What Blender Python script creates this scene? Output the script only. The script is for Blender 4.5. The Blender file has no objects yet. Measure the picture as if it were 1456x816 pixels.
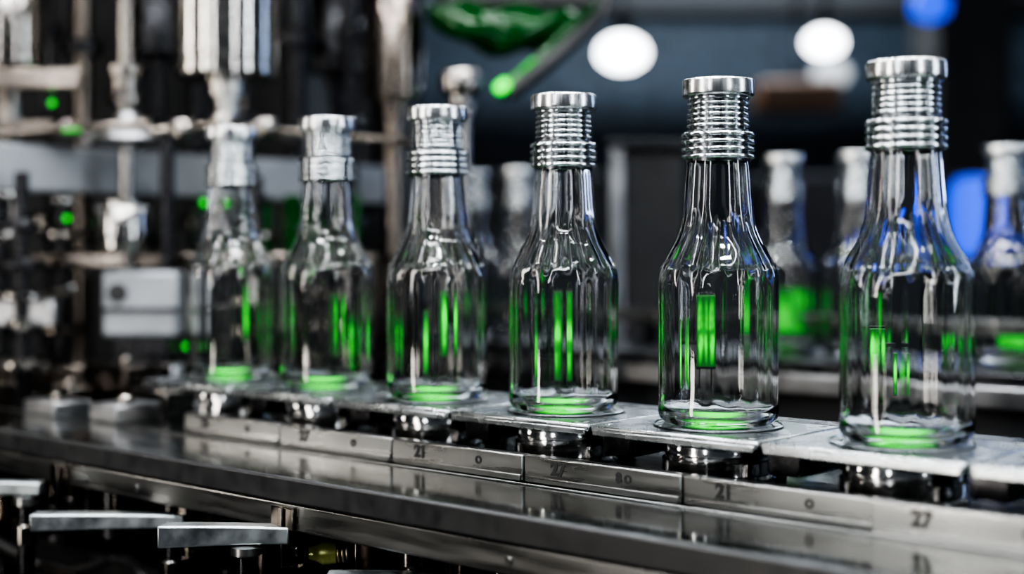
import bpy, math, random
from mathutils import Vector, Matrix
random.seed(4)
H=0.28
PZ=1.0
CZ=PZ+0.1386
sc=bpy.context.scene
col=sc.collection

# ------------------------------------------------------------ materials
def nmat(name):
    m=bpy.data.materials.new(name); m.use_nodes=True
    nt=m.node_tree; b=nt.nodes['Principled BSDF']
    return m,nt,b
def metal(name,c,rough=0.25,var=0.12,scale=(40,40,40),bump=0.0,metallic=1.0,cvar=0.25):
    m,nt,b=nmat(name); N=nt.nodes; L=nt.links
    tc=N.new('ShaderNodeTexCoord'); mp=N.new('ShaderNodeMapping'); mp.inputs['Scale'].default_value=scale
    nz=N.new('ShaderNodeTexNoise'); nz.inputs['Scale'].default_value=1.0; nz.inputs['Detail'].default_value=5
    L.new(tc.outputs['Object'],mp.inputs['Vector']); L.new(mp.outputs[0],nz.inputs['Vector'])
    mr=N.new('ShaderNodeMapRange'); mr.inputs['From Min'].default_value=.3; mr.inputs['From Max'].default_value=.7
    mr.inputs['To Min'].default_value=max(.02,rough-var); mr.inputs['To Max'].default_value=rough+var
    L.new(nz.outputs['Fac'],mr.inputs['Value']); L.new(mr.outputs[0],b.inputs['Roughness'])
    cr=N.new('ShaderNodeMapRange'); cr.inputs['From Min'].default_value=.3; cr.inputs['From Max'].default_value=.7
    cr.inputs['To Min'].default_value=1-cvar; cr.inputs['To Max'].default_value=1.0
    n2=N.new('ShaderNodeTexNoise'); n2.inputs['Scale'].default_value=14; n2.inputs['Detail'].default_value=6
    L.new(tc.outputs['Object'],n2.inputs['Vector']); L.new(n2.outputs['Fac'],cr.inputs['Value'])
    mx=N.new('ShaderNodeVectorMath'); mx.operation='SCALE'; mx.inputs[0].default_value=c
    L.new(cr.outputs[0],mx.inputs['Scale']); L.new(mx.outputs[0],b.inputs['Base Color'])
    b.inputs['Metallic'].default_value=metallic
    if bump:
        bp=N.new('ShaderNodeBump'); bp.inputs['Strength'].default_value=bump; bp.inputs['Distance'].default_value=.001
        L.new(nz.outputs['Fac'],bp.inputs['Height']); L.new(bp.outputs[0],b.inputs['Normal'])
    return m
def emis(name,c,s,noise=None,soft=False):
    """Emissive material: optional uneven glow and a glow that fades towards the rim."""
    m,nt,b=nmat(name); b.inputs['Base Color'].default_value=(c[0]*.1,c[1]*.1,c[2]*.1,1)
    b.inputs['Emission Color'].default_value=(*c,1); b.inputs['Emission Strength'].default_value=s
    N=nt.nodes; L=nt.links; src=None
    tc=N.new('ShaderNodeTexCoord')
    if noise:
        nz=N.new('ShaderNodeTexNoise'); nz.inputs['Scale'].default_value=noise; nz.inputs['Detail'].default_value=2
        oi=N.new('ShaderNodeObjectInfo'); ad=N.new('ShaderNodeVectorMath'); ad.operation='ADD'
        L.new(tc.outputs['Object'],ad.inputs[0]); L.new(oi.outputs['Location'],ad.inputs[1])
        mr=N.new('ShaderNodeMapRange'); mr.inputs['From Min'].default_value=.35; mr.inputs['From Max'].default_value=.62
        mr.inputs['To Min'].default_value=s*.15; mr.inputs['To Max'].default_value=s*1.5
        L.new(ad.outputs[0],nz.inputs['Vector']); L.new(nz.outputs['Fac'],mr.inputs['Value']); src=mr.outputs[0]
    if soft:
        sb=N.new('ShaderNodeVectorMath'); sb.operation='SUBTRACT'; sb.inputs[1].default_value=(.5,.5,.5)
        L.new(tc.outputs['Generated'],sb.inputs[0])
        ml=N.new('ShaderNodeVectorMath'); ml.operation='MULTIPLY'; ml.inputs[1].default_value=(2,0 if soft=='bar' else 2,1.9 if soft=='bar' else 0)
        L.new(sb.outputs[0],ml.inputs[0])
        ln=N.new('ShaderNodeVectorMath'); ln.operation='LENGTH'; L.new(ml.outputs[0],ln.inputs[0])
        fr=N.new('ShaderNodeMapRange'); fr.interpolation_type='SMOOTHSTEP'
        fr.inputs['From Min'].default_value=.25; fr.inputs['From Max'].default_value=1.0; fr.inputs['To Min'].default_value=1; fr.inputs['To Max'].default_value=0
        L.new(ln.outputs['Value'],fr.inputs['Value'])
        mm=N.new('ShaderNodeMath'); mm.operation='MULTIPLY'; L.new(fr.outputs[0],mm.inputs[0])
        if src: L.new(src,mm.inputs[1])
        else: mm.inputs[1].default_value=s
        src=mm.outputs[0]
    if src: L.new(src,b.inputs['Emission Strength'])
    return m
def glassmat(name,c=(1,1,1),rough=0.0,ior=1.5):
    m,nt,b=nmat(name)
    b.inputs['Base Color'].default_value=(*c,1); b.inputs['Roughness'].default_value=rough
    b.inputs['Transmission Weight'].default_value=1; b.inputs['IOR'].default_value=ior
    return m
M={}
M['glass']=glassmat('clear_glass',ior=1.47)
M['chrome']=metal('chrome_thread',(.66,.69,.71),.16,.03,(200,200,30))
M['core']=metal('thread_core',(.15,.16,.17),.25,.05,(200,200,30))
M['cap']=metal('brushed_cap',(.60,.61,.62),.24,.06,(300,300,20))
M['plate']=metal('carrier_steel',(.36,.38,.39),.27,.07,(30,30,30),.04)
M['rail']=metal('rail_steel',(.25,.25,.245),.30,.08,(10,120,120),.12)
M['puck']=metal('polished_steel',(.62,.62,.62),.13,.05,(20,20,300))
M['table']=metal('wet_dark_steel',(.18,.205,.205),.15,.07,(5,30,30),.03,1.0,.45)
M['black']=metal('black_rubber',(.008,.008,.009),.45,.1,(60,60,60),0,0)
M['darkm']=metal('dark_iron',(.045,.045,.048),.30,.12,(50,50,50),.2)
M['alu']=metal('satin_aluminium',(.36,.36,.37),.34,.08,(20,20,20),0)
M['beam']=metal('grey_painted_beam',(.24,.25,.265),.4,.08,(20,20,20),0,.3)
M['stain']=metal('machine_stainless',(.28,.26,.24),.13,.05,(12,12,120),0)
M['headm']=metal('filling_head_steel',(.46,.44,.41),.13,.05,(12,12,120),0)
M['bronze']=metal('warm_steel',(.17,.145,.125),.18,.07,(30,30,30),0)
M['cabinet']=metal('dark_cabinet',(.004,.0045,.006),.6,.1,(10,10,10),0,0)
M['led']=emis('green_led',(.01,1.0,.02),2.5)
M['streakglow']=emis('green_streak_glow',(.01,1.0,.02),1.7,38,'bar')  # uneven glow for the added streak bars
M['leddot']=emis('green_dot_led',(.01,1.0,.02),1.5)
M['baseglow']=emis('green_base_glow',(.02,1.0,.03),2.8,None,'disc')  # soft glow pool for the added discs under the bases
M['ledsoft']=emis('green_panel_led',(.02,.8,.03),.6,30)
M['white']=emis('lamp_diffuser',(.93,.97,1.0),9)
M['white2']=emis('lamp_diffuser_dim',(.9,.95,1.0),.8)
M['blue']=emis('blue_beacon',(.01,.08,1.0),1.5)
M['lever']=metal('lever_cast',(.36,.39,.40),.36,.1,(60,60,60),.3)
M['yellow']=metal('yellow_fitting',(.30,.33,.08),.3,.1,(60,60,60),0,.3)
M['brass']=metal('spring_steel',(.5,.42,.28),.3,.1)
M['orange']=metal('orange_paint',(.18,.085,.04),.5,.1,(5,5,5),0,0)
M['greenpaint']=metal('green_enamel',(.001,.05,.006),.12,.06,(20,20,20),0,.1)
M['ink']=metal('engraved_ink',(.004,.004,.004),.7,.1,(5,5,5),0,0)
M['wall']=metal('wall_panel_paint',(.045,.072,.105),.6,.1,(.8,.8,.3),0,0,.8)
M['floor']=metal('concrete_floor',(.04,.042,.045),.35,.15,(3,3,3),0,0,.4)
M['ceil']=metal('ceiling_paint',(.03,.035,.04),.8,.1,(3,3,3),0,0)
M['slate']=metal('slate_paint',(.05,.065,.08),.5,.1,(3,3,3),0,.2)

# ------------------------------------------------------------ mesh helpers
def empty(name,loc=(0,0,0),rot=0):
    o=bpy.data.objects.new(name,None); o.location=loc; o.rotation_euler=(0,0,rot)
    o.empty_display_size=.02; col.objects.link(o); return o
def mk(name,verts,faces,mat,parent=None,smooth=True,ang=32,loc=(0,0,0),rot=(0,0,0)):
    me=bpy.data.meshes.new(name); me.from_pydata(verts,[],faces); me.update()
    import bmesh
    bm=bmesh.new(); bm.from_mesh(me); bmesh.ops.recalc_face_normals(bm,faces=bm.faces); bm.to_mesh(me); bm.free()
    if smooth:
        me.shade_smooth(); me.set_sharp_from_angle(angle=math.radians(ang))
    me.materials.append(mat)
    o=bpy.data.objects.new(name,me); col.objects.link(o)
    o.location=loc; o.rotation_euler=rot
    if parent: o.parent=parent
    return o
def lathe(name,prof,mat,parent=None,loc=(0,0,0),rot=(0,0,0),seg=64,closed=False,mod=None,ang=32):
    v=[];f=[]
    n=len(prof)
    for k,(r,z) in enumerate(prof):
        for j in range(seg):
            a=2*math.pi*j/seg
            rr=r if mod is None else mod(r,z,a,k)
            v.append((rr*math.cos(a),rr*math.sin(a),z))
    rng=n if closed else n-1
    for k in range(rng):
        k2=(k+1)%n
        for j in range(seg):
            j2=(j+1)%seg
            f.append((k*seg+j,k*seg+j2,k2*seg+j2,k2*seg+j))
    if not closed:
        f.append(tuple(range(seg))); f.append(tuple((n-1)*seg+j for j in range(seg)))
    return mk(name,v,f,mat,parent,True,ang,loc,rot)
def box(name,x0,x1,y0,y1,z0,z1,mat,parent=None,bev=0.0015,rot=(0,0,0)):
    cx,cy,cz=(x0+x1)/2,(y0+y1)/2,(z0+z1)/2
    a,b,c=(x1-x0)/2,(y1-y0)/2,(z1-z0)/2
    v=[(sx*a,sy*b,sz*c) for sx in(-1,1) for sy in(-1,1) for sz in(-1,1)]
    f=[(0,1,3,2),(4,6,7,5),(0,4,5,1),(2,3,7,6),(0,2,6,4),(1,5,7,3)]
    o=mk(name,v,f,mat,parent,True,32,(cx,cy,cz),rot)
    if bev:
        md=o.modifiers.new('bev','BEVEL'); md.width=bev; md.segments=2; md.limit_method='ANGLE'
    return o
def cyl(name,r,p0,p1,mat,parent=None,seg=32,ch=None):
    p0=Vector(p0);p1=Vector(p1);d=p1-p0;l=d.length
    c=ch if ch is not None else min(r*.12,l*.2)
    q=d.to_track_quat('Z','Y').to_euler()
    return lathe(name,[(r-c,0),(r,c),(r,l-c),(r-c,l)],mat,parent,p0,q,seg)
def tube(name,pts,r,mat,parent=None,res=6):
    cu=bpy.data.curves.new(name,'CURVE'); cu.dimensions='3D'; cu.bevel_depth=r; cu.bevel_resolution=res; cu.use_fill_caps=True
    s=cu.splines.new('POLY'); s.points.add(len(pts)-1)
    for p,q in zip(s.points,pts): p.co=(*q,1)
    o=bpy.data.objects.new(name,cu); cu.materials.append(mat); col.objects.link(o)
    dg=bpy.context.evaluated_depsgraph_get(); dg.update()
    me=bpy.data.meshes.new_from_object(o.evaluated_get(dg)); me.shade_smooth()
    bpy.data.objects.remove(o); 
    o=bpy.data.objects.new(name,me); col.objects.link(o)
    if not me.materials: me.materials.append(mat)
    if parent: o.parent=parent
    return o
def text(name,s,size,loc,mat,parent):
    cu=bpy.data.curves.new(name,'FONT'); cu.body=s; cu.size=size; cu.extrude=.0003; cu.align_x='CENTER'; cu.align_y='CENTER'; cu.offset=.0007
    o=bpy.data.objects.new(name,cu); col.objects.link(o)
    dg=bpy.context.evaluated_depsgraph_get(); dg.update()
    me=bpy.data.meshes.new_from_object(o.evaluated_get(dg)); bpy.data.objects.remove(o)
    me.materials.clear(); me.materials.append(mat)
    o=bpy.data.objects.new(name,me); col.objects.link(o); o.location=loc; o.rotation_euler=(math.pi/2,0,0); o.parent=parent
    return o

# ------------------------------------------------------------ bottle
OUT=[(0.000,.140),(.002,.154),(.007,.166),(.016,.172),(.035,.174),(.10,.1735),(.20,.1735),(.30,.1735),(.38,.1745),(.415,.1745),(.435,.172),(.455,.1655),(.475,.1555),(.495,.144),
     (.515,.1325),(.535,.1225),(.555,.1145),(.58,.1075),(.61,.1025),(.65,.099),(.70,.0955),(.74,.0925),(.77,.0890),(.80,.083),(.84,.076),(.90,.072),(.93,.072),(.940,.071)]
def refine(tab,step=.006):
    out=[]
    for (a,ra),(b,rb) in zip(tab,tab[1:]):
        n=max(1,int((b-a)/step))
        for i in range(n):
            t=i/n; out.append((a+(b-a)*t,ra+(rb-ra)*t))
    out.append(tab[-1]); return out
def bottle_mesh():
    o=refine(OUT)
    rs=[r for z,r in o]
    for it in range(3):
        rs=[rs[0]]+[ (rs[i-1]+2*rs[i]+rs[i+1])/4 for i in range(1,len(rs)-1)]+[rs[-1]]
    o=[(z,r) for (z,_),r in zip(o,rs)]
    inner=[]
    for z,r in reversed(o):
        if z<.024: continue
        th=.014 if z<.45 else .017
        if z<.05: th+= (.05-z)*.45
        inner.append((z,r-th,1))
    prof=[(0.0001,.005,0),(.05,.006,0),(.11,.005,0),(.130,.001,0)]
    P=[(r*H,z*H,0) for r,z,_ in prof]+[(r*H,z*H,0) for z,r in o]+[(r*H,z*H,1) for z,r,_ in inner]
    P+=[(.12*H,.0185*H,1),(.08*H,.019*H,1),(.03*H,.021*H,1),(.0001*H,.0215*H,1)]
    kinds=[k for _,_,k in P]
    def sm(z,a,b):
        t=min(1,max(0,(z-a)/(b-a))); return t*t*(3-2*t)
    def mod(r,z,a,k):
        zz=z/H
        if r<.08*H and zz<.1: return r
        sh=sm(zz,.40,.46)*(1-sm(zz,.55,.64))
        bd=sm(zz,.04,.1)*(1-sm(zz,.38,.44))
        nk=sm(zz,.56,.62)*(1-sm(zz,.74,.78))
        fl=abs(math.cos(8*a+1.0))-.6
        if kinds[k]==0:
            return r*(1+.0020*bd*math.cos(16*a+.4)+.006*sh*math.cos(16*a+.5+5*zz)+.004*nk*math.cos(8*a))
        return r*(1+bd*.0105*fl*(1+.4*math.cos(3*a))+sh*(.012*math.cos(16*a+1.2)+.002*math.cos(9*a+30*zz))+.014*nk*math.cos(8*a+.6))
    tmp=lathe('glass_body',[(r,z) for r,z,_ in P],M['glass'],None,seg=192,mod=mod,ang=180)
    me=tmp.data; bpy.data.objects.remove(tmp); return me
GB=bottle_mesh()
def strip_caps(me):
    import bmesh
    bm=bmesh.new(); bm.from_mesh(me)
    big=[f for f in bm.faces if len(f.verts)>10]
    bmesh.ops.delete(bm,geom=big,context='FACES_ONLY')
    bm.to_mesh(me); bm.free(); return me
def core_mesh():
    pr=[(.0925,.758),(.0935,.762),(.0935,.846),(.0925,.849),(.081,.851),(.0805,.86),(.079,.944),(.0745,.9445)]
    tmp=lathe('thread_core',[(r*H,z*H) for r,z in pr],M['core'],seg=96,ang=40)
    me=tmp.data; bpy.data.objects.remove(tmp); return strip_caps(me)
def ring_mesh():
    vs=[];fs=[];seg=96;q=14
    L_=[(.772+.0212*i,.0935,.0140,.0068) for i in range(4)]+[(.862+.0158*i,.0805,.0108-.0003*i,.0050) for i in range(6)]
    for (zc,r0,dr,hz) in L_:
        b=len(vs)
        for j in range(seg):
            a=2*math.pi*j/seg
            for k in range(q):
                t=2*math.pi*k/q
                c,s=math.cos(t),math.sin(t)
                rr=r0+dr*.25+ (dr*.75)*(abs(c)**.7)*(1 if c>0 else -1)
                zz=zc+hz*(abs(s)**.8)*(1 if s>0 else -1)
                vs.append((rr*H*math.cos(a),rr*H*math.sin(a),zz*H))
        for j in range(seg):
            for k in range(q):
                j2=(j+1)%seg;k2=(k+1)%q
                fs.append((b+j*q+k,b+j2*q+k,b+j2*q+k2,b+j*q+k2))
    tmp=mk('screw_thread',vs,fs,M['chrome'],None,True,70)
    me=tmp.data; bpy.data.objects.remove(tmp); return me
KM=core_mesh(); SM=ring_mesh()
def capm():
    c=[(.0001,.946),(.088,.946),(.099,.947),(.1035,.951),(.1045,.955),(.1045,.990),(.1035,.9945),(.101,.9965),(.094,.997),(.088,.997),(.084,.9965),(.0001,.997)]
    tmp=lathe('cap',[(r*H,z*H) for r,z in c],M['cap'],seg=96,ang=50); me=tmp.data; bpy.data.objects.remove(tmp); return me
CM=capm()
def bottle(x,y,rot=0):
    e=empty('glass_bottle',(x,y,PZ+.0022),rot)
    for n,me in(('glass_body',GB),('thread_core',KM),('screw_thread',SM),('metal_cap',CM)):
        o=bpy.data.objects.new(n,me); col.objects.link(o); o.parent=e
    return e
BP=[(.288+.003,1.050),(.168,1.159),(.048-.002,1.268),(-.0716-.001,1.376),(-.191-.002,1.485),(-.311-.003,1.594)]
for i,(x,y) in enumerate(BP): bottle(x,y,i*.37)

# ------------------------------------------------------------ main conveyor (line frame)
TH=math.atan2(-.6724,.740)
C=empty('bottle_conveyor',(.168,1.159,PZ),TH)
P=.1618
XL,XR=-P*4.5,P*4.5
box('table_top',-2.2,1.0,-.205,.36,-.0645,-.0505,M['table'],C,.002)
box('edge_strip',-2.2,1.0,-.2135,-.2055,-.0695,-.0485,M['black'],C,.002)
box('wear_strip_inner',-2.2,1.0,-.098,-.0955,-.0504,-.0490,M['rail'],C,.0005)
box('side_rail',-2.2,1.0,-.209,-.190,-.094,-.0705,M['rail'],C,.002)
box('under_beam',-2.2,1.0,-.13,-.10,-.17,-.066,M['darkm'],C,.002)
box('under_beam_rear',-2.2,1.0,.20,.24,-.20,-.066,M['darkm'],C,.002)
box('belly_pan',-2.2,1.0,-.09,.30,-.30,-.20,M['cabinet'],C,.004)
for k in range(7):
    x=-1.9+k*.45
    box('leg',x,x+.05,-.12,-.07,-PZ,-.17,M['darkm'],C,.003)
    box('leg_rear',x,x+.05,.20,.25,-PZ,-.17,M['darkm'],C,.003)
for k in range(22):
    x=-1.6+k*.12
    if k%4==1: cyl('rail_bolt',.0035,(x,-.208,-.083),(x,-.2105,-.083),M['rail'],C,12)
    box('hanger',x+.04,x+.052,-.19,-.10,-.125,-.094,M['bronze'],C,.001)
for i in range(-4,4):
    xc=i*P
    box('carrier_plate',xc-P/2+.0012,xc+P/2-.0012,-.067,.062,-.0065,0,M['plate'],C,.0022)
    box('plate_lip',xc-P/2+.004,xc+P/2-.004,-.0685,-.066,-.0085,-.0035,M['plate'],C,.001)
    lathe('bottle_seat',[(.0445,0),(.050,.0),(.0525,.0008),(.053,.0018),(.0515,.0022),(.0505,.0012),(.0445,.0010)],M['plate'],C,(xc,0,0),seg=72,closed=True)
    lathe('seat_glow',[(.0001,0.0003),(.0265,0.0003),(.027,.0008),(.0265,.0013),(.0001,.0013)],M['baseglow'],C,(xc+.006,-.012,0),seg=48)  # added glowing disc that gives the bottle base its green glow
    lathe('puck',[(.036,-.0505),(.045,-.0505),(.0465,-.049),(.0465,-.041),(.044,-.0395),(.0435,-.037),(.0455,-.0355),(.0455,-.026),(.043,-.0245),(.043,-.022),(.0445,-.0205),(.0445,-.012),(.042,-.008),(.03,-.0065)],M['puck'],C,(xc,0,0),seg=64)
    for sx in(-1,1):
        for yy in(-.055,.05):
            cyl('plate_screw',.0030,(xc+sx*.068,yy,-.0005),(xc+sx*.068,yy,.0009),M['plate'],C,16)
    box('link_block',xc+P/2-.016,xc+P/2+.014,-.030,.03,-.030,-.0068,M['darkm'],C,.002)
    box('link_strap',xc+.045,xc+P-.045,-.040,.03,-.046,-.040,M['stain'],C,.001)
    s0=.024+i*P; s1=s0+P
    off=0; z0,z1=-.0500,-.0285
    if i>=1: off=-.010; z0,z1=-.0500,-.0265
    box('rail_segment',s0+.0009,s1-.0009,-.084+off,-.071+off,z0,z1,M['rail'],C,.0012)
    box('rail_lip',s0+.003,s1-.003,-.0855+off,-.084+off,z0,z0+.005,M['rail'],C,.0005)
    zc_=(z0+z1)/2+.002
    text('engraved_number','21' if i%2==0 else '27',.015,(s0+.038,-.0843+off,zc_),M['ink'],C)
    if i==-1: text('engraved_number','8',.011,(s0+.101,-.0843+off,zc_),M['ink'],C)
    lathe('rail_hole',[(.0018,-.0004),(.0034,-.0004),(.0036,.0004),(.0018,.0004)],M['ink'],C,(s0+.110,-.0843+off,zc_),(math.pi/2,0,0),seg=20,closed=True)
box('rear_rail',-.85,XR,.072,.096,-.022,-.001,M['darkm'],C,.001)
for i in range(-4,4):
    xx=i*P
    box('rear_rail_foot',xx-.01,xx+.01,.076,.09,-.0504,-.022,M['darkm'],C,.001)
for (x0,x1,y0,y1,h,mm) in[(-.80,-.745,-.09,-.03,.02,'alu'),(-.86,-.78,.0,.06,.028,'stain'),(-.93,-.86,-.10,-.05,.016,'alu'),(-1.0,-.9,.02,.09,.05,'bronze'),(-1.12,-1.0,-.14,-.07,.03,'bronze'),(-1.25,-1.10,0,.06,.035,'stain'),(-1.02,-.96,-.02,.015,.022,'stain'),(-1.2,-1.14,-.13,-.08,.045,'stain')]:
    box('guide_block',x0,x1,y0,y1,-.0504,-.0504+h,M[mm],C,.002)
    cyl('guide_knob',.010,((x0+x1)/2,(y0+y1)/2,-.0504+h),((x0+x1)/2,(y0+y1)/2,-.042+h),M['stain'],C,24)
for (x,y,z,r,l,mm) in[(-.62,-.17,-.15,.016,.05,'darkm'),(-.50,-.16,-.16,.011,.06,'stain'),(-.86,-.16,-.16,.02,.06,'bronze'),(-1.05,-.17,-.15,.014,.05,'stain'),(-.34,-.15,-.155,.013,.055,'bronze'),(-.20,-.15,-.15,.015,.05,'stain'),(-.74,-.16,-.17,.02,.06,'darkm'),(-1.2,-.16,-.17,.02,.06,'stain')]:
    lathe('roller',[(r*.5,0),(r,.003),(r,l*.4),(r*.7,l*.45),(r*.7,l*.6),(r,l*.65),(r,l),(r*.5,l+.003)],M[mm],C,(x,y,z),seg=32)
    tube('drop_rod',[(x,y,z+l),(x,y,-.094)],.005,M['darkm'],C)
tube('air_hose',[(-1.3+.05*k,-.16+.02*math.sin(k*.7),-.19+.02*math.cos(k*.9)) for k in range(26)],.006,M['black'],C)
tube('push_rod',[(-1.4,-.15,-.21),(-.1,-.15,-.21)],.006,M['bronze'],C)
for k in range(9):
    x=-1.35+k*.15
    box('frame_bracket',x,x+.045,-.15,-.13,-.19+.02*(k%3),-.11,M[('bronze','darkm','stain')[k%3]],C,.002)
for x in(-.66,-.30,-1.0):
    box('lever_bracket',x,x+.006,-.215,-.185,-.125,-.074,M['bronze'],C,.001)
    box('lever_bracket_foot',x-.012,x+.018,-.2125,-.2095,-.093,-.074,M['bronze'],C,.001)
    cyl('bracket_bolt',.005,(x-.004,-.20,-.112),(x+.012,-.20,-.112),M['stain'],C,20)

def glow_bar(x,y,z0,z1,w,base,mat,second=0,st='bronze'):
    e=empty('green_glow_bar',(x,y,base),0)
    box('stand',-.0012,.0012,.001,.004,0,z1+.003,M[st],e,.0004)
    box('housing',-w/2-.0007,w/2+.0007,-.001,.002,z0-.002,z1+.002,M['darkm'],e,.0004)
    box('lens',-w/2,w/2,-.0028,-.0008,z0,z1,mat,e,.0006)
    if second:
        za=max(.006,z0-.02)
        box('side_glow',second-.003,second+.003,-.0028,-.0008,za,z1-.02,mat,e,.0006)
        box('side_arm',min(0,second)-.001,max(0,second)+.001,-.0008,.001,z0+.02,z0+.023,M['darkm'],e,.0003)
    box('foot',-.006,.006,-.003,.008,0,.003,M['darkm'],e,.0008)
for k,(x,y) in enumerate(BP):
    dx=(.004,.004,.000,.004,.002,-.002)[k]; ws=(.014,.014,.013,.016,.013,.015)[k]
    zz=((.045,.080),(.040,.104),(.018,.104),(.034,.102),(.026,.096),(.036,.104))[k]
    glow_bar(x+dx,y+.112,zz[0],zz[1],ws,PZ-.0009,M['streakglow'],(.022,-.024,-.024,-.022,.022,.024)[k])  # glow bars added behind the bottles to put green streaks in the glass

# ------------------------------------------------------------ levers
def lever(x0,x1,y,z0,z1,postx):
    e=empty('clamp_lever',((x0+x1)/2,y,(z0+z1)/2))
    L=(x1-x0)/2; h=(z1-z0)/2; w=.011; xs=12
    v=[];f=[]
    for k in range(xs+1):
        t=k/xs; xx=-L+2*L*t; bend=.006*math.sin(t*2.4); hh=h*(1-.25*t); ww=w*(1-.2*t)
        for (a,b) in((-ww,-hh),(ww,-hh),(ww,hh),(-ww,hh)): v.append((xx,a+bend,b))
    for k in range(xs):
        for q in range(4):
            f.append((k*4+q,k*4+(q+1)%4,(k+1)*4+(q+1)%4,(k+1)*4+q))
    f.append((0,1,2,3)); f.append(tuple(xs*4+q for q in range(4)))
    o=mk('lever_arm',v,f,M['lever'],e); md=o.modifiers.new('b','BEVEL'); md.width=.0016; md.segments=2; md.limit_method='ANGLE'
    px=postx
    lathe('pivot_hub',[(.010,-.018),(.013,-.016),(.013,-h),(.008,-h+.001)],M['rail'],e,(px,.0,0),seg=32)
    cyl('pivot_post',.0085,(px,.0,-.12),(px,.0,-.016),M['darkm'],e,24)
    cyl('post_collar',.013,(px,.0,-.055),(px,.0,-.035),M['stain'],e,24)
    tube('cross_shaft',[(px,.004,-.045),(px+.03,.04,-.045),(px+.07,.10,-.045)],.007,M['darkm'],e)
    return e
lever(-.448,-.306,1.33,.882,.898,.060)
lever(-.297,-.1875,1.20,.893,.912,.018)
lever(-.60,-.47,1.42,.898,.914,.05)
lever(-.145,-.053,1.115,.873,.890,.03)
e=empty('spring_latch',(-.148,1.235,.880))
pts=[]
for k in range(320):
    a=k*.42; pts.append((-.004+.00026*k,.0075*math.cos(a),.0075*math.sin(a)))
tube('coil_spring',pts,.0013,M['brass'],e,3)
lathe('fitting',[(.003,0),(.009,.004),(.010,.016),(.007,.022),(.0045,.034),(.003,.036)],M['yellow'],e,(0,0,0),(0,-math.pi/2,0),seg=24)
cyl('rod',.003,(-.05,0,0),(.10,0,0),M['darkm'],e)
box('bracket',.078,.086,-.02,.06,-.018,.024,M['stain'],e,.002)
box('bracket_foot',.072,.100,-.02,-.012,-.018,.020,M['stain'],e,.002)

# ------------------------------------------------------------ filling machine (left)
F=empty('filling_machine')
box('machine_bed',-1.5,-.28,1.93,2.55,.02,.93,M['cabinet'],F,.01)
box('bed_plate',-1.52,-.26,1.90,2.57,.93,.945,M['darkm'],F,.003)
def head(name,x,y,r,zb,zt,shaft_r,shaft_z,mat=None):
    mat=mat or M['headm']
    lathe(name,[(r*.55,zb-.004),(r*.93,zb-.004),(r,zb),(r,zb+.012),(r*.97,zb+.014),(r*.97,zb+.02),(r,zb+.022),(r,zt-.01),(r*.9,zt),(r*.4,zt)],mat,F,(x,y,0),seg=64)
    cyl(name+'_shaft',shaft_r,(x,y,shaft_z),(x,y,zb),mat,F,32)
    lathe(name+'_nut',[(shaft_r,zb-.03),(shaft_r*1.5,zb-.028),(shaft_r*1.5,zb-.012),(shaft_r*1.9,zb-.010),(shaft_r*1.9,zb-.003)],mat,F,(x,y,0),seg=32)
    cyl(name+'_piston',r*.45,(x,y,zt),(x,y,1.80),mat,F,32)
head('filling_head',-.4016,2.0,.0717,1.391,1.60,.0165,1.30)
head('filling_head_b',-.183,2.2,.046,1.383,1.60,.015,.945,M['bronze'])
head('filling_head_c',-.705,2.0,.055,1.405,1.60,.015,1.16,M['stain'])
head('filling_head_d',-.585,2.35,.05,1.47,1.60,.012,1.0,M['darkm'])
head('filling_head_e',-.30,2.42,.045,1.45,1.60,.012,1.0,M['darkm'])
box('top_beam',-1.4,-.125,1.93,2.5,1.78,1.86,M['darkm'],F,.005)
for x,y in((-1.3,2.0),(-1.3,2.45),(-.22,2.46),(-.9,2.3)):
    cyl('corner_column',.022,(x,y,.0),(x,y,1.79),M['darkm'],F,24)
cyl('valve_column',.0105,(-.537,1.98,.945),(-.537,1.98,1.78),M['stain'],F)
lathe('valve_clamp',[(.012,1.345),(.024,1.348),(.024,1.362),(.019,1.366),(.019,1.385),(.025,1.389),(.025,1.40),(.012,1.402)],M['stain'],F,(-.537,1.98,0),seg=32)
lathe('valve_foot',[(.013,1.335),(.02,1.325),(.026,1.315),(.046,1.306),(.048,1.298),(.02,1.292),(.014,1.285)],M['alu'],F,(-.532,1.97,0),seg=40)
box('upper_bar',-.80,-.575,1.89,1.915,1.360,1.388,M['bronze'],F,.003)
box('upper_bar_b',-.80,-.60,1.96,1.99,1.302,1.325,M['bronze'],F,.003)
tube('link_rod',[(-.72,1.93,1.30),(-.60,1.95,1.312),(-.50,1.95,1.318)],.008,M['bronze'],F)
tube('link_rod_b',[(-.50,1.95,1.306),(-.44,1.97,1.318),(-.36,1.98,1.314),(-.28,2.0,1.31),(-.13,2.06,1.30)],.0065,M['bronze'],F)
for x,z in((-.455,1.312),(-.40,1.32),(-.34,1.314),(-.26,1.312),(-.62,1.312)):
    lathe('link_joint',[(.006,-.016),(.016,-.013),(.019,-.004),(.019,.004),(.016,.013),(.006,.016)],M['stain'],F,(x,1.965,z),seg=32)
lathe('drum',[(.02,1.140),(.036,1.143),(.038,1.150),(.038,1.200),(.035,1.205),(.030,1.206),(.030,1.212),(.012,1.214)],M['headm'],F,(-.535,1.95,0),seg=48)
box('cross_bar',-.72,-.30,1.99,2.02,1.122,1.142,M['bronze'],F,.003)
box('cross_bar_b',-.76,-.612,1.90,1.93,1.044,1.078,M['alu'],F,.003)
box('valve_block',-.557,-.455,1.93,1.985,1.028,1.117,M['beam'],F,.005)
box('valve_block_lower',-.557,-.455,1.93,1.985,.945,.988,M['beam'],F,.005)
box('valve_block_core',-.545,-.467,1.94,1.98,.98,1.03,M['darkm'],F,.003)
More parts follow.
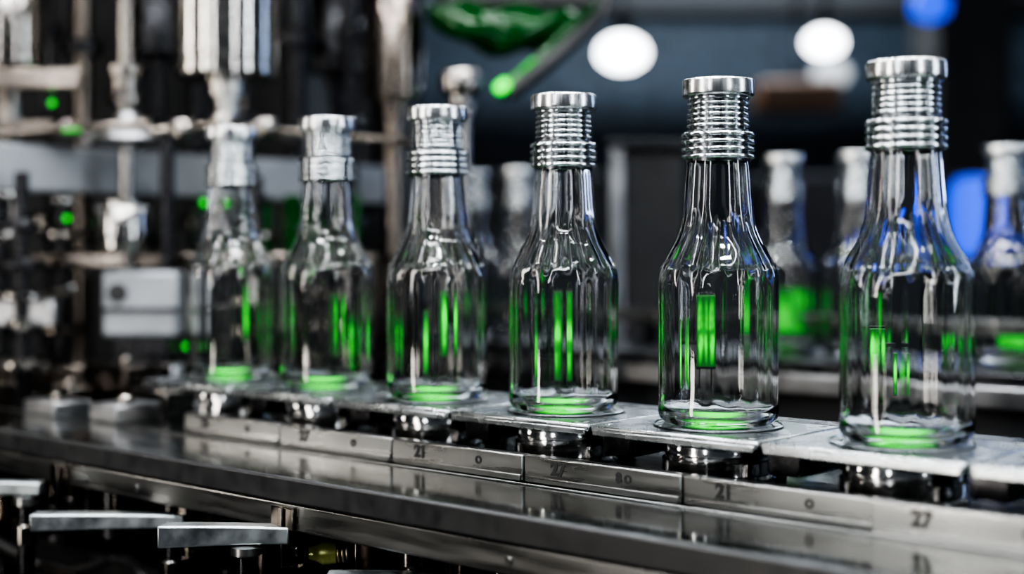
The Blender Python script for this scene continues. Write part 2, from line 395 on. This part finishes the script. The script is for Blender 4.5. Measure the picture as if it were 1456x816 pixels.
box('valve_block_step',-.560,-.452,1.925,1.935,1.062,1.068,M['darkm'],F,.001)
cyl('block_port',.013,(-.535,1.935,1.088),(-.535,1.925,1.088),M['black'],F,24)
cyl('block_pipe',.010,(-.475,1.96,1.117),(-.475,1.96,1.30),M['darkm'],F,24)
for x,y,zs in((-.705,1.96,1.0),(-.655,1.90,.96),(-.64,2.02,1.0),(-.36,2.0,1.0),(-.27,2.02,.96),(-.79,1.95,1.0)):
    cyl('valve_stem',.010,(x,y,.945),(x,y,1.25),M['darkm'],F,20)
    for q in range(5):
        z=zs+.03+q*.045+random.uniform(-.008,.008); r=random.uniform(.018,.04)
        lathe('valve_disc',[(.010,z),(r*.9,z+.002),(r,z+.005),(r,z+.011),(r*.85,z+.015),(.010,z+.016)],random.choice([M['stain'],M['bronze'],M['headm'],M['darkm'],M['bronze']]),F,(x,y,0),seg=40)
# rear rank of dark valve hardware behind the heads
for k in range(9):
    x=-.95+k*.085; y=2.30+.04*(k%3)
    cyl('rear_valve_tube',.012+.004*(k%2),(x,y,.945),(x,y,1.78),M['darkm' if k%3 else 'bronze'],F,20)
    for z in(1.12+.03*(k%3),1.34-.02*(k%2),1.46+.02*(k%3)):
        r=.026+.006*(k%2)
        lathe('rear_valve_collar',[(.012,z),(r,z+.003),(r,z+.022),(r*.7,z+.028),(.012,z+.03)],M['stain' if (k+int(z*100))%3==0 else 'darkm'],F,(x,y,0),seg=32)
for x0,x1,z0,z1,y in((-.44,-.39,.98,1.07,2.02),(-.33,-.29,.96,1.10,2.05),(-.25,-.20,.98,1.14,2.10),(-.83,-.76,.95,1.03,1.92),(-.70,-.66,.945,.985,1.91),(-.62,-.575,.945,.99,1.92),(-.445,-.41,1.14,1.20,2.0)):
    box('bracket',x0,x1,y,y+.05,z0,z1,random.choice([M['stain'],M['bronze'],M['darkm']]),F,.003)
for x,y,z in((-.639,1.975,1.350),(-.43,1.985,1.212),(-.62,1.98,1.19),(-.40,2.06,1.12),(-.31,2.06,1.11),(-.46,2.01,1.01)):
    lathe('indicator_led',[(.001,-.004),(.003,-.003),(.004,0),(.003,.003),(.001,.004)],M['leddot'],F,(x,y,z),seg=16)
box('green_glow_strip',-.66,-.59,1.94,1.945,1.307,1.312,M['ledsoft'],F,.001)  # strip glows green through its own emission
for a in range(6):
    box('green_tube',-.48+a*.045,-.455+a*.045,2.15,2.17,1.13,1.23,M['greenpaint'],F,.003)
GBm=empty('guard_beam',(-.1706-.6724*.45,2.5-.74*.45,0),math.atan2(.740,.6724))
box('beam',-.62,.40,-.012,.012,1.2266,1.2906,M['beam'],GBm,.003)
box('post_near',-.62,-.58,.012,.05,0,1.29,M['darkm'],GBm,.003)
box('post_far',.36,.40,.012,.05,0,1.29,M['darkm'],GBm,.003)
G=empty('guide_post',(-.072,2.0,0))
lathe('post_body',[(.012,0),(.05,.0),(.05,.02),(.020,.03),(.015,.1),(.015,1.33),(.020,1.335),(.020,1.345),(.015,1.35),(.015,1.362),(.028,1.366),(.030,1.372),(.030,1.392),(.027,1.398),(.012,1.399)],M['stain'],G,seg=48)
cyl('post_b',.010,(-.045,.10,0),(-.045,.10,1.30),M['stain'],G)
K=empty('machine_cabinet')
box('cabinet_body',-2.6,-.25,3.0,3.6,0,2.6,M['cabinet'],K,.01)
box('cabinet_door',-1.2,-.3,2.985,3.0,.3,2.4,M['cabinet'],K,.006)
box('door_frame',-.62,-.60,2.975,2.985,.3,2.4,M['slate'],K,.003)
box('cabinet_light_panel',-.45,-.33,2.97,2.985,1.2,1.7,M['slate'],K,.003)
# green feed chute overhead
Gd=empty('green_feed_chute')
v=[];f=[];n=24;sg=24
for k in range(n+1):
    t=k/n; x=-.13+.23*t; z=1.515-.025*math.sin(t*3.0); y=2.2+.05*t; r=.004+.044*math.sin(math.pi*min(1,t*.95+.03))**.6
    for q in range(sg):
        a=2*math.pi*q/sg
        v.append((x,y-r*math.cos(a),z-r*.8*math.sin(a)+.005*math.sin(k*.7+2*a)))
for k in range(n):
    for q in range(sg):
        f.append((k*sg+q,k*sg+(q+1)%sg,(k+1)*sg+(q+1)%sg,(k+1)*sg+q))
f.append(tuple(range(sg))); f.append(tuple(n*sg+q for q in range(sg)))
o=mk('chute_shell',v,f,M['greenpaint'],Gd)
box('chute_arm',-.12,.16,2.28,2.31,1.54,1.58,M['black'],Gd,.004)
cyl('chute_hanger',.012,(0,2.29,1.55),(0,2.29,1.79),M['darkm'],Gd)
cyl('chute_lamp',.009,(-.024,2.165,1.389),(-.006,2.170,1.404),M['led'],Gd,24,.004)
cyl('chute_lamp_tail',.003,(-.006,2.170,1.404),(.035,2.182,1.440),M['ledsoft'],Gd,24,.001)
tube('chute_rod',[(-.020,2.19,1.382),(.03,2.19,1.43),(.10,2.2,1.50),(.14,2.29,1.54)],.008,M['greenpaint'],Gd)
tube('chute_rod_black',[(-.005,2.18,1.385),(.055,2.18,1.432),(.13,2.19,1.50),(.15,2.29,1.54)],.012,M['black'],Gd)

# ------------------------------------------------------------ second line
C2=empty('rear_conveyor',(.168,1.159,PZ),TH)
box('table_top',-1.5,1.6,.66,.92,-.03,-.001,M['darkm'],C2,.003)
box('front_rail',-1.5,1.6,.645,.66,-.042,-.016,M['alu'],C2,.003)
box('skirt',-1.5,1.6,.67,.91,-.25,-.03,M['cabinet'],C2,.003)
box('back_guide',-1.5,1.6,.895,.91,.03,.05,M['rail'],C2,.002)
for k in range(6):
    x=-1.3+.55*k
    box('leg',x,x+.05,.68,.73,-PZ,-.25,M['darkm'],C2,.003)
    box('leg_rear',x,x+.05,.85,.90,-PZ,-.25,M['darkm'],C2,.003)
    box('guide_stand',x,x+.02,.895,.91,-.001,.03,M['darkm'],C2,.002)
for i,(x,y) in enumerate([(.642,1.85),(.478,1.965),(.387,2.03),(.01,2.33),(-.065,2.41),(.79,1.70)]):
    bottle(x,y,i*.5)
for x,y,w,z0,z1 in((.42,2.13,.055,.02,.085),(.70,1.96,.06,.0,.03),(.52,2.06,.03,.0,.05),(.04,2.42,.02,.03,.07),(.74,1.90,.07,.0,.02)):
    glow_bar(x,y,z0+.005,z1+.005,w,PZ-.001,M['ledsoft'])
Q=empty('control_pillar')
box('pillar_body',.20,.32,2.62,2.74,0,1.33,M['cabinet'],Q,.006)
box('pillar_edge',.178,.205,2.60,2.64,0,1.335,M['alu'],Q,.004)
box('pillar_cap',.17,.33,2.60,2.75,1.335,1.35,M['darkm'],Q,.004)
Z=empty('distant_machine')
for x0,x1,y,z1,m in((.35,.75,4.2,1.2,'cabinet'),(.8,1.5,4.6,1.4,'cabinet'),(1.55,2.3,4.3,1.3,'cabinet'),(-.1,.3,4.5,1.4,'cabinet'),(2.0,2.1,6.4,2.9,'slate'),(1.62,1.9,5.4,2.6,'cabinet')):
    box('module',x0,x1,y,y+.4,0,z1,M[m],Z,.02)
box('crossing_duct',-.3,3,6.9,7.1,2.3,2.6,M['cabinet'],Z,.02)
S=empty('orange_hoist',(1.2,6.0,0))
box('hoist_body',-.17,.17,-.1,.1,1.74,1.87,M['orange'],S,.02)
cyl('hoist_cable',.01,(0,0,1.87),(0,0,3.6),M['darkm'],S)

def pendant(x,y,z,r,m,h=.7):
    e=empty('pendant_lamp',(x,y,z))
    lathe('diffuser',[(.001,-r*h),(r*.5,-r*h*.87),(r*.87,-r*h*.5),(r,0),(r*.87,r*h*.5),(r*.5,r*h*.87),(r*.2,r*h)],M[m],e,seg=40)
    lathe('shade',[(r*.25,r*h*.9),(r*.3,r*h+.05),(r*.1,r*h+.12),(.01,r*h+.13)],M['darkm'],e,seg=32)
    cyl('cord',.006,(0,0,r*h+.12),(0,0,3.6-z),M['black'],e,8)
pendant(.466,6,1.993,.105,'white')
pendant(1.317,6,2.036,.082,'white')
pendant(1.48,6.6,1.98,.09,'white2')
def beacon(x,y,z,r,h):
    e=empty('blue_beacon_light',(x,y,0))
    lathe('lens',[(r*.6,z-h),(r,z-h*.8),(r,z+h*.6),(r*.7,z+h),(.01,z+h*1.05)],M['blue'],e,seg=32)
    cyl('mast',.02,(0,0,0),(0,0,z-h),M['darkm'],e)
beacon(1.30,4.0,1.245,.070,.11)
b=empty('blue_pendant_light',(1.47,5,2.02))
lathe('lens',[(.01,-.06),(.06,-.04),(.07,0),(.05,.05),(.01,.06)],M['blue'],b,seg=32)
cyl('cord',.006,(0,0,.05),(0,0,1.58),M['black'],b,8)

# ------------------------------------------------------------ room
box('floor',-6,8,-4,9,-.1,0,M['floor'],None,0)
box('wall_back',-6,8,8,8.15,0,3.6,M['wall'],None,0)
box('wall_left',-6.15,-6,-4,8.15,0,3.6,M['wall'],None,0)
box('ceiling',-6,8,-4,8,3.6,3.7,M['ceil'],None,0)

def tubelamp(x,y,z,sx,sy,en,rot=0,colr=(.93,.97,1)):
    e=empty('ceiling_light',(x,y,z),rot)
    box('housing',-sx/2-.02,sx/2+.02,-sy/2-.02,sy/2+.02,.01,.05,M['alu'],e,.004)
    for q in(-1,1): cyl('hanger_rod',.004,(q*sx*.4,0,.05),(q*sx*.4,0,3.6-z),M['darkm'],e,8)
    l=bpy.data.lights.new('tube','AREA'); l.shape='RECTANGLE'; l.size=sx; l.size_y=sy; l.energy=en; l.color=colr
    o=bpy.data.objects.new('tube',l); col.objects.link(o); o.parent=e; o.location=(0,0,0)
for x,y,en in((-.9,1.0,9),(-.1,.6,10),(.7,.2,10),(-.3,1.9,8),(.6,1.4,10),(1.4,.9,10)):
    tubelamp(x,y,2.5,1.0,.045,en,TH+math.pi/2)
tubelamp(-.6,-1.2,2.7,1.6,.2,36,.3)
tubelamp(1.6,3.0,2.8,1.4,.2,24,.2)
tubelamp(1.0,6.2,3.2,2.4,.4,160,0,(.8,.9,1))
def spotlamp(x,y,z,r,en):  # unseen downlights added so the bottle shoulders catch small highlights
    e=empty('highlight_downlight',(x,y,z))
    lathe('can',[(r+.004,.001),(r+.012,.001),(r+.012,.09),(r*.3,.10),(r*.3,.09),(r+.004,.08)],M['alu'],e,seg=32,closed=True)
    cyl('hanger_rod',.005,(0,0,.09),(0,0,3.6-z),M['darkm'],e,8)
    l=bpy.data.lights.new('bulb','AREA'); l.shape='DISK'; l.size=2*r; l.energy=en; l.color=(.95,.98,1)
    o=bpy.data.objects.new('bulb',l); col.objects.link(o); o.parent=e; o.location=(0,0,.002)
for k in range(5):
    for j in range(3):
        s=-1.0+.42*k; t=-1.0+.55*j
        x=.168+.74*s+.6724*t; y=1.159-.6724*s+.74*t
        spotlamp(x,y,2.15+.15*(j%2),.035,5)
def fill_light(x,y,zm,w,h,en,c,tx,ty):  # unseen lights on stands, added for streaks in the glass and fill
    ang=math.atan2(ty-y,tx-x)-math.pi/2
    e=empty('added_fill_light',(x,y,0),ang)
    box('housing',-w/2-.015,w/2+.015,-.05,-.005,zm-h/2-.02,zm+h/2+.02,M['alu'],e,.003)
    cyl('stand',.015,(0,-.03,0),(0,-.03,zm-h/2),M['darkm'],e)
    lathe('stand_base',[(.01,0),(.16,0),(.16,.015),(.02,.02)],M['darkm'],e,(0,-.03,0))
    l=bpy.data.lights.new('tube','AREA'); l.shape='RECTANGLE'; l.size=w; l.size_y=h; l.energy=en; l.color=c
    o=bpy.data.objects.new('tube',l); col.objects.link(o); o.parent=e; o.location=(0,0,zm); o.rotation_euler=(math.pi/2,0,0)
fill_light(-2.2,-.2,1.7,.14,1.4,19,(1,.96,.91),0,1.3)
fill_light(-1.5,-1.2,1.8,.07,1.4,12,(.95,.97,1),0,1.3)
fill_light(1.3,-1.0,1.8,.07,1.4,12,(.9,.95,1),0,1.3)
fill_light(2.3,.5,1.7,.11,1.4,16,(.8,.9,1),0,1.3)
fill_light(2.0,2.6,1.9,.08,1.2,6,(.45,.6,1),.1,1.3)
fill_light(-2.4,1.5,1.7,.08,1.2,15,(1,.93,.84),-.3,1.7)
fill_light(-1.5,.2,.75,.20,.35,6,(1,.93,.84),-.4,1.4)

wd=bpy.data.worlds.new('w'); sc.world=wd; wd.use_nodes=True
bg=wd.node_tree.nodes['Background']; bg.inputs[0].default_value=(.50,.58,.68,1); bg.inputs[1].default_value=.12
try: sc.view_settings.look='AgX - High Contrast'
except Exception as ex: print(ex)

cd=bpy.data.cameras.new('camera'); cam=bpy.data.objects.new('camera',cd); col.objects.link(cam)
cd.sensor_width=36; cd.lens=50; cd.shift_y=-45/1456
cam.location=(0,0,CZ); cam.rotation_euler=(math.pi/2,0,0)
cd.dof.use_dof=True; cd.dof.focus_distance=1.17; cd.dof.aperture_fstop=2.0
cd.clip_start=.02
sc.camera=cam
